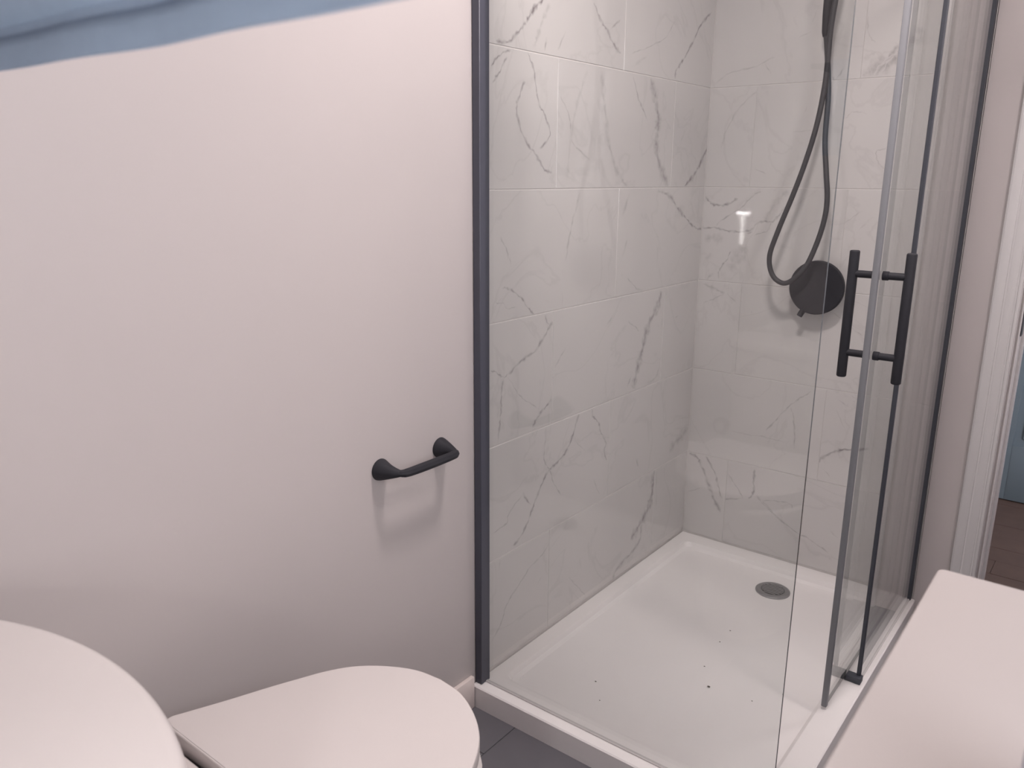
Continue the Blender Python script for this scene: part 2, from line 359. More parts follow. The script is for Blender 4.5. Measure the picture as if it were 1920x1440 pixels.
(1, 0.0038, 0.3, [(0.449, 0.908), (0.477, 0.884)]),
(1, 0.0045, 0.3, [(0.504, 0.868), (0.539, 0.846)]),
(1, 0.0067, 0.3, [(0.189, 0.884), (0.194, 0.879)]),
(1, 0.0063, 0.4, [(0.406, 0.652), (0.373, 0.625), (0.343, 0.595), (0.314, 0.556), (0.273, 0.496)]),
(1, 0.0066, 0.35, [(0.348, 0.588), (0.361, 0.544), (0.371, 0.456)]),
(1, 0.0044, 0.25, [(0.153, 0.472), (0.211, 0.47), (0.271, 0.474), (0.347, 0.468)]),
(1, 0.0056, 0.25, [(0.488, 0.642), (0.52, 0.623)]),
(1, 0.0055, 0.3, [(0.527, 0.661), (0.543, 0.651)]),
(1, 0.0039, 0.2, [(0.484, 0.609), (0.52, 0.55)]),
(1, 0.0116, 0.6, [(0.441, 0.378), (0.435, 0.398), (0.458, 0.442), (0.494, 0.471), (0.527, 0.486), (0.599, 0.502)]),
(1, 0.0068, 0.2, [(0.466, 0.409), (0.491, 0.386)]),
(1, 0.0129, 0.7, [(0.007, 0.36), (0.037, 0.351), (0.053, 0.331)]),
(1, 0.0169, 0.45, [(0.053, 0.331), (0.085, 0.268), (0.113, 0.209), (0.14, 0.169)]),
(1, 0.0087, 0.55, [(0.069, 0.362), (0.106, 0.311), (0.123, 0.264), (0.138, 0.221)]),
(1, 0.0105, 0.5, [(0.247, 0.358), (0.246, 0.317), (0.249, 0.273), (0.234, 0.246)]),
(1, 0.0059, 0.35, [(0.151, 0.321), (0.181, 0.287), (0.216, 0.243)]),
(1, 0.0071, 0.4, [(0.141, 0.219), (0.216, 0.243)]),
(1, 0.0058, 0.35, [(0.259, 0.266), (0.301, 0.236), (0.338, 0.201)]),
(1, 0.0054, 0.35, [(0.273, 0.251), (0.333, 0.263), (0.374, 0.265), (0.384, 0.25)]),
(1, 0.0065, 0.35, [(0.256, 0.267), (0.305, 0.227), (0.402, 0.172), (0.441, 0.163), (0.509, 0.132)]),
(1, 0.0072, 0.3, [(0.51, 0.208), (0.534, 0.191)]),
(1, 0.0123, 0.4, [(0.515, 0.111), (0.525, 0.112)]),
(1, 0.0053, 0.25, [(0.003, 0.209), (0.063, 0.244)]),
]

# ------------------------------------------------------------------ the setting
ZC = 2.40; XR = 1.78; YN = -2.66
bm = bmesh.new()
box(bm, (-0.10, YN, 0), (0, -1.135, ZC)); box(bm, (-0.10, -1.135, 0), (-0.008, 0.11, ZC))
wall_left = struct(obj('wall_left', bm, 'paint'))
bm = bmesh.new()
box(bm, (-0.008, 0.008, 0), (0.772, 0.11, ZC)); box(bm, (0.772, 0, 0), (0.93, 0.11, ZC))
box(bm, (0.93, 0, 2.04), (1.70, 0.11, ZC)); box(bm, (1.70, 0, 0), (XR, 0.11, ZC))
wall_back = struct(obj('wall_back', bm, 'paint'))
bm = bmesh.new()
box(bm, (XR, YN, 0), (XR + 0.1, WY0, ZC)); box(bm, (XR, WY1, 0), (XR + 0.1, 0.11, ZC)); box(bm, (XR, WY0, 0), (XR + 0.1, WY1, WZ0)); box(bm, (XR, WY0, WZ1), (XR + 0.1, WY1, ZC))
wall_right = struct(obj('wall_right', bm, 'paint'))
wall_near = struct(boxobj('wall_near', (0, YN - 0.1, 0), (XR + 0.1, YN, ZC), 'paint'))
struct(boxobj('ceiling', (-0.1, YN - 0.1, ZC), (XR + 0.1, 0.11, ZC + 0.08), 'ceiling'))
floor = struct(boxobj('floor', (-0.1, YN - 0.1, -0.09), (XR + 0.1, 0.11, -0.0025), 'floor_grout'))

# floor tiles, 300 x 600 laid along the room
def tile_box(parent, a, b, m, bev=0.0008, name='tile'):
    bm = bmesh.new(); box(bm, a, b, bev, 1); return obj(name, bm, m, parent)
xi = 0
x = 0.14 - 0.302
while x < XR:
    off = (xi % 2) * 0.301
    y = -1.283 - 3 * 0.602 + off
    while y < 0:
        a0, a1 = max(x, 0.0), min(x + 0.300, XR); b0, b1 = max(y, YN), min(y + 0.600, 0.0)
        if a1 - a0 > 0.01 and b1 - b0 > 0.01:
            tile_box(floor, (a0, b0, -0.0025), (a1, b1, 0.0), 'floor_tile')
        y += 0.602
    x += 0.302; xi += 1

# wall tiles with their printed veins --------------------------------------
def resample(pts, step=0.008):
    P = catmull([(p[0], p[1], 0) for p in pts], 8) if len(pts) > 2 else [Vector((p[0], p[1], 0)) for p in pts]
    out = [P[0]]; acc = 0
    for a, b in zip(P, P[1:]):
        d = (b - a).length; k = max(1, int(d / step))
        for i in range(1, k + 1): out.append(a.lerp(b, i / k))
    return out
RES = {0: [], 1: []}
for w, wd, st, pts in VEINS:
    R_ = resample(pts); n = len(R_); row = []
    ph = random.random() * 9
    for i, p in enumerate(R_):
        t = (R_[min(i + 1, n - 1)] - R_[max(i - 1, 0)]).normalized(); nn = Vector((-t.y, t.x, 0))
        j = (math.sin(i * 1.9 + ph) + math.sin(i * 0.83 + 2 * ph)) * 0.0009
        f = min(1, (i + 0.8) / 2.5, (n - i - 0.2) / 2.5)
        width = wd * (0.62 + 0.22 * math.sin(i * 0.61 + ph) + 0.16 * math.sin(i * 1.7 + ph)) * (0.5 + 0.5 * f)
        row.append((p + nn * j, nn, width, st * f))
    RES[w].append(row)
def make_tile(parent, wall, u0, u1, z0, z1):
    bm = bmesh.new()
    th = 0.0065
    if wall == 0: box(bm, (-th, u0, z0), (0, u1, z1), 0.0007, 1)
    else: box(bm, (u0, 0, z0), (u1, th, z1), 0.0007, 1)
    lay = bm.verts.layers.float.new('vein')
    k = 0
    for row in RES[wall]:
        c = row[len(row) // 2][0]
        if not (u0 - 0.004 <= c.x <= u1 + 0.004 and z0 - 0.004 <= c.y <= z1 + 0.004): continue
        k += 1; d = 0.00012 + 0.00002 * k; prev = None
        for p, nn, wd, st in row:
            ring = []
            for sgn, val in ((-1, 0.0), (0, st), (1, 0.0)):
                q = p + nn * (wd * 0.80 * sgn)
                u = min(max(q.x, u0 + 0.0008), u1 - 0.0008); z = min(max(q.y, z0 + 0.0008), z1 - 0.0008)
                v = bm.verts.new((d, u, z) if wall == 0 else (u, -d, z)); v[lay] = val; ring.append(v)
            if prev:
                for s in (0, 1):
                    f = bm.faces.new((prev[s], prev[s + 1], ring[s + 1], ring[s])); f.normal_update()
                    nx = f.normal.x if wall == 0 else -f.normal.y
                    if nx < 0: f.normal_flip()
            prev = ring
    return obj('tile', bm, 'marble', parent)
boxobj('grout', (-0.008, -1.135, 0.0), (-0.0014, 0.008, ZC), 'grout', wall_left)
boxobj('grout', (-0.008, 0.0014, 0.0), (0.770, 0.008, ZC), 'grout', wall_back)
G = 0.001
for r in range(0, 8):
    z0 = 0.366 - 0.302 + 0.302 * r + G; z1 = min(z0 + 0.300, ZC - 0.001)
    ph = -0.237 if r % 2 == 0 else -0.538
    js = [-1.135] + sorted(y for y in (ph - 0.602, ph, ph + 0.602) if -1.13 < y < -0.01) + [0.0]
    for a, b in zip(js, js[1:]): make_tile(wall_left, 0, a + 0.0010, b - 0.0010, z0 + 0.0004, z1 - 0.0004)
    ph = 0.152 if r % 2 == 0 else 0.451
    js = [0.0] + sorted(x for x in (ph, ph + 0.602) if 0.01 < x < 0.765) + [0.770]
    for a, b in zip(js, js[1:]): make_tile(wall_back, 1, a + 0.0004, b - 0.0004, z0, z1)

struct(boxobj('baseboard_left', (0, YN, 0), (0.012, -1.168, 0.088), 'skirting', bev=0.002))
struct(boxobj('baseboard_right', (XR - 0.012, -1.55, 0), (XR, 0, 0.088), 'skirting', bev=0.002))

# doorway to the hall: casing, jambs, stop, strike plate
door_1 = bpy.data.objects.new('door_1', None); C.objects.link(door_1); door_1['kind'] = 'structure'; door_1.location = (0.93, 0, 0)
def casing(x0, x1, inner):
    bm = bmesh.new()
    xs = sorted((x0, x1)); w = xs[1] - xs[0]
    box(bm, (xs[0], -0.016, 0), (xs[1], 0, 2.06), 0.002, 1)
    for f0, f1, t in ((0.05, 0.40, 0.0185), (0.46, 0.78, 0.0175), (0.84, 0.97, 0.0205)):
        g0, g1 = (f0, f1) if inner > 0 else (1 - f1, 1 - f0)
        box(bm, (xs[0] + g0 * w, -t, 0), (xs[0] + g1 * w, -0.010, 2.055), 0.0025, 2)
    return obj('casing', bm, 'trim', door_1, True)
casing(0.858, 0.926, 1); casing(1.704, 1.772, -1)
boxobj('casing', (0.858, -0.02, 2.035), (1.772, 0, 2.105), 'trim', door_1, 0.003)
boxobj('jamb', (0.930, -0.004, 0), (0.934, 0.116, 2.04), 'trim', door_1, 0.001)
boxobj('jamb', (1.696, -0.004, 0), (1.700, 0.116, 2.04), 'trim', door_1, 0.001)
boxobj('jamb', (0.930, -0.004, 2.035), (1.700, 0.116, 2.04), 'trim', door_1, 0.001)
boxobj('door_stop', (0.933, 0.045, 0), (0.9405, 0.085, 2.03), 'trim', door_1, 0.001)
boxobj('door_stop', (1.6895, 0.045, 0), (1.697, 0.085, 2.03), 'trim', door_1, 0.001)
o = boxobj('strike_plate', (0.9335, 0.002, 0.895), (0.937, 0.032, 0.965), 'steel', door_1, 0.0008); o['label'] = 'dark metal strike plate'

# hall beyond the doorway
floor_hall = struct(boxobj('floor_hall', (0.2, 0.11, -0.09), (2.6, 1.32, -0.012), 'wood'))
y = 0.11
while y < 1.25:
    x = 0.2 + random.random() * -0.5
    while x < 2.6:
        a, b = max(x, 0.2), min(x + 0.9, 2.6)
        if b - a > 0.02:
            boxobj('plank', (a + 0.0008, y + 0.0008, -0.012), (b - 0.0008, min(y + 0.12, 1.32) - 0.0008, random.uniform(-0.0006, 0.0)), 'wood', floor_hall)
        x += 0.9
    y += 0.12
struct(boxobj('wall_hall', (0.2, 1.275, 0), (2.6, 1.36, ZC), 'hall_wall'))
bm = bmesh.new(); box(bm, (0.12, 0.11, 0), (0.2, 1.36, ZC)); box(bm, (2.6, 0.11, 0), (2.68, 1.36, ZC)); struct(obj('wall_hall_end', bm, 'hall_wall'))
struct(boxobj('ceiling_hall', (0.2, 0.11, ZC), (2.6, 1.36, ZC + 0.08), 'ceiling'))
door_2 = bpy.data.objects.new('door_2', None); C.objects.link(door_2); door_2['kind'] = 'structure'; door_2.location = (0.75, 1.25, 0)
boxobj('door_core', (0.75, 1.259, 0.004), (1.50, 1.274, 2.0), 'blue_door', door_2)
for a, b in ((0.75, 0.855), (1.395, 1.50)): boxobj('stile', (a, 1.245, 0.004), (b, 1.262, 2.0), 'blue_door', door_2, 0.002)
boxobj('mid_stile', (1.08, 1.245, 0.2), (1.17, 1.262, 1.9), 'blue_door', door_2, 0.002)
for a, b in ((0.004, 0.24), (0.85, 1.0), (1.86, 2.0)): boxobj('rail', (0.855, 1.245, a), (1.395, 1.262, b), 'blue_door', door_2, 0.002)
for xa, xb in ((0.855, 1.08), (1.17, 1.395)):
    for za, zb in ((0.24, 0.85), (1.0, 1.86)):
        bm = bmesh.new(); box(bm, (xa + 0.028, 1.252, za + 0.028), (xb - 0.028, 1.262, zb - 0.028), 0.005, 1); obj('panel', bm, 'blue_door', door_2)

# unseen window in the right wall, invented to let in fill daylight
def window(name, horiz, p0, a0, a1, z0, z1, sgn):
    # horiz = axis along the wall; p0 = wall face on the other axis; sgn = outward direction
    root = bpy.data.objects.new(name, None); C.objects.link(root); root['kind'] = 'structure'
    def P(h, d, z): return (h, p0 + sgn * d, z) if horiz == 0 else (p0 + sgn * d, h, z)
    def B(bm, h0, h1, d0, d1, za, zb, bev=0.0):
        a, b = P(h0, d0, za), P(h1, d1, zb)
        box(bm, tuple(min(x, y) for x, y in zip(a, b)), tuple(max(x, y) for x, y in zip(a, b)), bev, 1)
    root.location = P((a0 + a1) / 2, 0.06, z0)
    f = 0.05; am = (a0 + a1) / 2
    bm = bmesh.new()
    for h0, h1, za, zb in ((a0, a0 + f, z0, z1), (a1 - f, a1, z0, z1), (a0 + f, a1 - f, z0, z0 + f), (a0 + f, a1 - f, z1 - f, z1), (am - .02, am + .02, z0 + f, z1 - f)):
        B(bm, h0, h1, 0.045, 0.085, za, zb, 0.003)
    obj('window_frame', bm, 'trim', root)
    for h0, h1 in ((a0 + f, am - .02), (am + .02, a1 - f)):
        bm = bmesh.new(); B(bm, h0, h1, 0.062, 0.068, z0 + f, z1 - f); obj('pane', bm, 'glass', root)
    bm = bmesh.new(); B(bm, a0 - 0.03, a1 + 0.03, -0.03, 0.045, z0 - 0.02, z0 + 0.001, 0.003); obj('window_sill', bm, 'trim', root)
window('fill_window_1', 1, XR, WY0, WY1, WZ0, WZ1, 1)

# ------------------------------------------------------------------ ceiling lamp, plus the added fill and glint lamps
for LP, lab in ((LAMP, 'round flush ceiling lamp above the shower entrance, out of frame'), (FILL_LAMP, 'round flush ceiling lamp near the doorway, unseen, added to brighten the wall there')):
    lamp = thing('ceiling_lamp', lab, 'ceiling lamp', (LP[0], LP[1], ZC))
    bm = bmesh.new(); lathe(bm, [(0, 0.13), (0.03, 0.13), (0.045, 0.122), (0.045, 0.118)], (LP[0], LP[1], ZC), (0, 0, -1), 40); obj('lamp_base', bm, 'trim', lamp, True)
    bm = bmesh.new(); lathe(bm, [(0.045, 0.117), (0.062, 0.110), (0.068, 0.09), (0.07, 0.0)], (LP[0], LP[1], ZC), (0, 0, -1), 40); obj('diffuser', bm, 'diffuser', lamp, True)
wl = thing('glint_lamp', 'small lit lamp behind the camera, out of frame, invented for the glint in the tiles', 'wall lamp', (0.945, YN, 1.0))  # made-up lamp, shaped to put a bright glint on the tiles
boxobj('back_plate', (0.925, YN + 0.0005, 0.85), (0.975, YN + 0.018, 1.12), 'chrome', wl, 0.003)
boxobj('lamp_shade', (0.938, YN + 0.019, 0.875), (0.954, YN + 0.040, 1.066), 'glint_shade', wl, 0.004)
boxobj('lamp_tube', (0.908, YN + 0.019, 1.070), (0.992, YN + 0.040, 1.086), 'glint_tube', wl, 0.006)

# ------------------------------------------------------------------ shower tray
TX, TY = 0.779, -1.166
tray = thing('shower_tray', 'low rectangular white shower tray with a raised rim and round drain', 'shower tray', (0.39, -0.58, 0))
def rr(x0, x1, y0, y1, r, z): return [(p[0], p[1], z) for p in rounded_rect(x0, x1, y0, y1, r, 6)]
bm = bmesh.new()
e = 0.0012
loft(bm, [rr(e, TX, TY, -e, 0.004, 0.0), rr(e, TX, TY, -e, 0.004, 0.057), rr(e + .002, TX - .003, TY + .003, -e - .002, 0.004, 0.0600),
          rr(0.040, 0.720, -1.092, -0.058, 0.022, 0.0600), rr(0.044, 0.716, -1.088, -0.062, 0.026, 0.0585), rr(0.049, 0.711, -1.083, -0.067, 0.034, 0.045),
          rr(0.058, 0.702, -1.074, -0.076, 0.045, 0.0375), rr(0.085, 0.675, -1.045, -0.105, 0.06, 0.0345), rr(0.35, 0.45, -0.22, -0.12, 0.049, 0.0305)], cap=True)
obj('tray_body', bm, 'resin', tray, True, 22)
drain = bmesh.new(); DC = (0.402, -0.172, 0.0305)
lathe(drain, [(0, 0.053), (0.0035, 0.053), (0.0065, 0.049), (0.0072, 0.04), (0.0065, 0.038)], DC, (0, 0, 1), 40)
d = obj('drain', drain, 'chrome', tray, True); d['label'] = 'round chrome drain cover'
bm = bmesh.new(); lathe(bm, [(0.0066, 0.036), (0.0070, 0.036), (0.0070, 0.0)], DC, (0, 0, 1), 32); g = obj('drain_recess', bm, 'grate', d)
bm = bmesh.new()
for i in range(-3, 4):
    w_ = math.sqrt(max(0.0001, 0.034 ** 2 - (i * 0.0095) ** 2))
    box(bm, (DC[0] - w_, DC[1] + i * 0.0095 - 0.0022, DC[2] + 0.0070), (DC[0] + w_, DC[1] + i * 0.0095 + 0.0022, DC[2] + 0.0082), 0.0006, 1)
obj('drain_grate', bm, 'chrome', d)
bm = bmesh.new()
for (x, y, s) in ((0.394, -0.483, .004), (0.395, -0.556, .0035), (0.412, -0.692, .004), (0.459, -0.767, .007), (0.569, -0.754, .003), (0.22, -0.93, .004), (0.27, -0.99, .003), (0.62, -0.68, .003)):
    box(bm, (x - s * .5, y - s * .3, 0.0353), (x + s * .5, y + s * .3, 0.0366), 0.0004, 1)
deb = tag(obj('debris', bm, 'debris'), 'scattered dark specks of grit on the white shower tray floor', 'debris'); deb['kind'] = 'stuff'

# ------------------------------------------------------------------ shower screen and sliding door
def pane(name, a, b, axis, parent):
    """glass plate whose rim faces carry the dark edge material; axis = thin axis"""
    bm = bmesh.new(); box(bm, a, b)
    bm.normal_update()
    for f in bm.faces:
        f.material_index = 0 if abs(f.normal[axis]) > 0.9 else 1
    return obj(name, bm, ['glass', 'glass_edge'], parent)
screen = thing('shower_screen', 'clear fixed glass shower enclosure with black wall profiles on the white tray', 'shower screen', (0.4, -1.13, 0.06))
pane('front_pane', (0.012, -1.135, 0.064), (0.757, -1.129, 1.98), 1, screen)
side = thing('shower_side_screen', 'fixed clear glass side panel between the black wall profile and the sliding door', 'shower screen', (0.76, -0.27, 0.06))
pane('side_pane', (0.757, -0.535, 0.064), (0.764, -0.012, 1.98), 0, side)
bm = bmesh.new()
box(bm, (0.0012, -1.153, 0.0605), (0.022, -1.120, 2.0), 0.0015, 1)
p = obj('wall_profile', bm, 'profile', screen, True)
p2 = boxobj('wall_profile', (0.752, -0.022, 0.0605), (0.769, -0.0012, 2.0), 'dark_seal', side, 0.0015, 1)
s_ = boxobj('edge_seal', (0.7555, -0.543, 0.066), (0.7655, -0.534, 1.96), 'dark_seal', side, 0.0015, 1); s_['label'] = 'dark vertical edge seal'
bm = bmesh.new(); box(bm, (0.7335, -0.558, 0.0605), (0.770, -0.533, 0.077), 0.0015, 2); box(bm, (0.722, -0.556, 0.0605), (0.735, -0.535, 0.066), 0.001, 1); gb = obj('guide_block', bm, 'dark_seal', side, True); gb['label'] = 'small black bottom guide block'
bm = bmesh.new(); box(bm, (0.7545, -0.532, 0.0602), (0.7665, -0.0225, 0.066), 0.001, 1); obj('bottom_seal', bm, 'clear_seal', side)
bm = bmesh.new(); box(bm, (0.012, -1.136, 0.0602), (0.756, -1.128, 0.0645), 0.001, 1); obj('bottom_seal', bm, 'clear_seal', screen)
bm = bmesh.new(); tube(bm, [(0.773, -1.14, 1.93), (0.773, -0.0015, 1.93)], 0.011, 16); obj('top_rail', bm, 'black', side, True)

door = thing('shower_door', 'sliding glass shower door pushed back beside the fixed pane', 'shower door', (0.728, -0.4, 0.068))
pane('door_pane', (0.7245, -0.702, 0.068), (0.7315, -0.016, 1.97), 0, door)
bm = bmesh.new(); box(bm, (0.7215, -0.713, 0.068), (0.7345, -0.700, 1.97), 0.002, 2); se = obj('edge_seal', bm, 'seal', door, True); se['label'] = 'grey translucent edge seal'
for yy in (-0.62, -0.18):
    bm = bmesh.new(); lathe(bm, [(-0.052, 0.0), (-0.052, 0.018), (-0.045, 0.02), (-0.007, 0.02), (0.0, 0.022), (0.012, 0.022), (0.012, 0.0)], (0.7325, yy, 1.935), (-1, 0, 0), 24); obj('roller', bm, 'black', door, True)
HY = -0.668
handle = None
def bar(x, z0, z1, y):
    bm = bmesh.new(); r = 0.0105
    lathe(bm, [(0, 0), (0, r - .002), (.0015, r - .0005), (.003, r), (z1 - z0 - .003, r), (z1 - z0 - .0015, r - .0005), (z1 - z0, r - .002), (z1 - z0, 0)], (x, y, z0), (0, 0, 1), 24)
    return bm
h = obj('handle', bar(0.785, 0.872, 1.152, HY + 0.0), 'black', door, True); h['label'] = 'outer black pull bar'
h2 = obj('handle', bar(0.671, 0.872, 1.152, HY + 0.0), 'black', door, True); h2['label'] = 'inner black pull bar'
for zz in (1.102, 0.928):
    bm = bmesh.new(); lathe(bm, [(0, 0), (0, .008), (.038, .008), (.0385, .0098), (.05, .0098), (.0505, 0.0)], (0.783, HY, zz), (-1, 0, 0), 20); obj('standoff', bm, 'black', h, True)
    bm = bmesh.new(); lathe(bm, [(0, 0), (0, .008), (.040, .008), (.0405, .0098), (.0525, .0098), (.053, 0.0)], (0.6715, HY, zz), (1, 0, 0), 20); obj('standoff', bm, 'black', h2, True)

# ------------------------------------------------------------------ shower valve and hand shower
valve = thing('shower_valve', 'round flat black shower valve with a short lever on the marble tiles', 'shower valve', (0.404, 0, 0.984))
VC = (0.404, 0, 0.984)
bm = bmesh.new(); lathe(bm, [(0.0005, 0), (0.0005, 0.066), (0.004, 0.068), (0.008, 0.066), (0.008, 0.0)], VC, (0, -1, 0), 48); obj('wall_plate', bm, 'black', valve, True)
bm = bmesh.new(); lathe(bm, [(0.008, 0), (0.008, 0.05), (0.036, 0.05), (0.038, 0.0775), (0.040, 0.0805), (0.053, 0.0805), (0.055, 0.0785), (0.0555, 0.0)], VC, (0, -1, 0), 64); obj('dial', bm, 'black', valve, True)
bm = bmesh.new(); tube(bm, [(0.377, -0.046, 0.925), (0.367, -0.05, 0.905), (0.362, -0.052, 0.894)], [0.009, 0.009, 0.0085], 16); obj('lever', bm, 'black', valve, True)

hs = thing('hand_shower', 'black hand shower with a long hose hanging in a loop over the valve', 'hand shower', (0.36, -0.05, 1.7))
HP = [(0.3857, -0.075, 1.7743), (0.3781, -0.07, 1.6944), (0.3787, -0.07, 1.6183), (0.3769, -0.072, 1.5408), (0.3666, -0.078, 1.4403), (0.3456, -0.085, 1.3375), (0.3202, -0.09, 1.2468), (0.2915, -0.097, 1.1534), (0.2721, -0.1, 1.0736), (0.2853, -0.1, 1.0184), (0.32, -0.1, 0.9955), (0.3538, -0.1, 1.0127), (0.3846, -0.1, 1.0528), (0.4072, -0.095, 1.1203), (0.4199, -0.09, 1.189), (0.4198, -0.085, 1.2488), (0.4076, -0.08, 1.3227), (0.3925, -0.07, 1.4109), (0.3864, -0.06, 1.527), (0.3728, -0.052, 1.6206), (0.3598, -0.05, 1.6988)]
last = Vector(HP[-1])
pts = [(0.405, -0.045, 1.93), (0.400, -0.075, 1.88)] + HP
bm = bmesh.new(); tube(bm, catmull(pts, 8), 0.0075, 14); obj('hose', bm, 'hose', hs, True)
bm = bmesh.new(); tube(bm, [last + Vector((0.0005, 0, -.012)), last + Vector((0, 0, 0.0)), last + Vector((-.0015, -.0, .05)), last + Vector((-.002, -.0, .085))], [0.0088, 0.0115, 0.0125, 0.0125], 20); obj('hose_nut', bm, 'black', hs, True)
hb = last + Vector((-.002, 0, .083))
bm = bmesh.new(); tube(bm, catmull([hb, hb + Vector((-.002, -.004, .07)), hb + Vector((-.004, -.02, .14)), hb + Vector((-.004, -.045, .19))], 6), [0.0115] * 12 + [0.014] * 7, 20); obj('handle', bm, 'black', hs, True)
bm = bmesh.new(); lathe(bm, [(0, 0), (0, 0.02), (0.012, 0.05), (0.024, 0.052), (0.026, 0.048), (0.026, 0)], hb + Vector((-.004, -.045, .20)), (0, -0.85, -0.5), 36); obj('spray_head', bm, 'black', hs, True)
bm = bmesh.new(); tube(bm, [(0.405, -0.0015, 1.93), (0.405, -0.012, 1.93), (0.405, -0.013, 1.93), (0.405, -0.05, 1.93)], [0.026, 0.026, 0.012, 0.012], 24); obj('outlet_elbow', bm, 'black', hs, True)
bm = bmesh.new(); tube(bm, [(0.357, -0.0015, 1.84), (0.357, -0.012, 1.84), (0.357, -0.013, 1.84), (0.357, -0.04, 1.84)], [0.024, 0.024, 0.011, 0.011], 24); obj('wall_holder', bm, 'black', hs, True)

# ------------------------------------------------------------------ black bar on the painted wall
tb = thing('towel_bar', 'short black bar on two flared posts, fixed to the painted wall above the toilet', 'towel bar', (0, -1.357, 0.717))
def trumpet(y, dy):
    bm = bmesh.new()
    n = 14; loops = []
    for i in range(n + 1):
        t = i / n
        x = 0.0008 + 0.050 * t
        r = 0.0235 * (1 - t) ** 1.0 * 0.72 + 0.0068 + 0.0 * t
        if i == 0: r = 0.0232
        loops.append((Vector((x, y + dy * (t ** 2.6), 0.7175)), r))
    # elbow that turns from the post into the bar
    ex, ey = loops[-1][0].x, loops[-1][0].y
    tube(bm, [l[0] for l in loops], [l[1] for l in loops], 28)
    return bm
obj('post', trumpet(-1.4465, 0.010), 'black', tb, True)
obj('post', trumpet(-1.2680, -0.004), 'black', tb, True)
bm = bmesh.new()
bp = catmull([(0.046, -1.4395, 0.7175), (0.0535, -1.433, 0.7175), (0.058, -1.418, 0.7175), (0.0595, -1.357, 0.7175), (0.0585, -1.292, 0.7175), (0.0545, -1.2755, 0.7175), (0.046, -1.271, 0.7175)], 6)
rad = [0.0068 + 0.0032 * math.sin(math.pi * i / (len(bp) - 1)) for i in range(len(bp))]
tube(bm, bp, rad, 8)
obj('bar', bm, 'black', tb, True)

# ------------------------------------------------------------------ toilet
AX = 0.365
toilet = thing('toilet', 'white close coupled toilet with its lid closed beside the painted wall', 'toilet', (AX, -2.0, 0))
half = [(0.0, -1.660), (.05, -1.667), (.10, -1.692), (.14, -1.726), (.166, -1.765), (.184, -1.805), (.203, -1.85), (.226, -1.91), (.249, -1.965), (.2555, -1.980), (.2575, -1.989), (.2545, -1.9985), (.245, -2.002), (.18, -2.002), (.09, -2.002), (0.0, -2.002)]
def outline(hp, dx=0.0, dy=0.0, sx=1.0):
    H = catmull([(p[0], p[1], 0) for p in hp], 4)
    right = [(AX + v.x * sx, v.y) for v in H]; left = [(AX - v.x * sx, v.y) for v in H[1:-1]]
    # counter-clockwise seen from above: start at the tip, go along the left side, back, then up the right side
    return [right[0]] + left + right[:0:-1]
lid_o = outline(half)
def offs(o, d):
    n = len(o); out = []
    for i in range(n):
        a = Vector(o[i - 1]); b = Vector(o[(i + 1) % n]); t = (b - a).normalized(); out.append((o[i][0] + t.y * d, o[i][1] - t.x * d))
    return out
bm = bmesh.new(); slab(bm, lid_o, 0.474, 0.500, 0.003, 4, 0.0012); obj('lid', bm, 'plastic', toilet, True, 20)
bm = bmesh.new(); slab(bm, rounded_rect(AX - .215, AX + .215, -2.15, -2.0085, .02, 5), 0.4566, 0.4815, 0.004, 3, 0.001); obj('hinge_cover', bm, 'plastic', toilet, True, 25)
bm = bmesh.new(); slab(bm, offs(lid_o, -0.007), 0.4568, 0.4735, 0.003, 2, 0.002); obj('seat', bm, 'plastic', toilet, True)
def pan_loop(w, yf, yb, z, n=40):
    out = []
    for k in range(n):
        a = 2 * math.pi * k / n; c, s = math.cos(a), math.sin(a)
        y0 = (yf + yb) / 2; hy = (yf - yb) / 2
        ex = 0.75 if s > 0 else 0.35
        out.append((AX + w * math.copysign(abs(c) ** ex, c), y0 + hy * math.copysign(abs(s) ** ex, s), z))
    return out
bm = bmesh.new()
loft(bm, [pan_loop(.13, -1.80, -2.36, .0005), pan_loop(.135, -1.79, -2.36, .05), pan_loop(.14, -1.76, -2.36, .20), pan_loop(.175, -1.70, -2.362, .34), pan_loop(.205, -1.675, -2.364, .42), pan_loop(.212, -1.672, -2.365, .448), pan_loop(.206, -1.678, -2.36, .4565)])
obj('pan', bm, 'ceramic', toilet, True)
for sx in (-0.085, 0.085):
    bm = bmesh.new(); lathe(bm, [(0, 0), (0, .0075), (.04, .0075), (.04, 0)], (AX + sx - .02, -2.0105, 0.4825), (1, 0, 0), 18); obj('hinge', bm, 'plastic', toilet, True)
# bow-fronted cistern
def bow(hw, yf, yb, R, rc):
    cx = AX + 0.018; out = []
    cy = yf - R; a = math.asin((hw - rc) / R)
    for k in range(25):
        t = a - 2 * a * k / 24; out.append((cx + R * math.sin(t), cy + R * math.cos(t)))
    yl = out[-1][1]
    for k in range(1, 7):
        t = math.pi / 2 * k / 6; out.append((cx - (hw - rc) - rc * math.sin(t), yl - rc + rc * math.cos(t)))
    for k in range(1, 4): out.append((cx - hw, yl - rc + (yb - yl + rc) * k / 3))
    for k in range(1, 8): out.append((cx - hw + 2 * hw * k / 8, yb))
    for k in range(0, 3): out.append((cx + hw, yb + (yl - rc - yb) * k / 3))
    for k in range(0, 6): 
        t = math.pi / 2 * (1 - k / 6); out.append((cx + (hw - rc) + rc * math.sin(t), yl - rc + rc * math.cos(t)))
    return out
bm = bmesh.new(); slab(bm, bow(.236, -2.176, -2.37, .50, .045), 0.4575, 0.768, 0.004, 3, 0.012); obj('cistern', bm, 'ceramic', toilet, True)
bm = bmesh.new(); slab(bm, bow(.25, -2.1655, -2.378, .50, .05), 0.769, 0.801, 0.012, 6, 0.004); obj('cistern_lid', bm, 'ceramic', toilet, True)
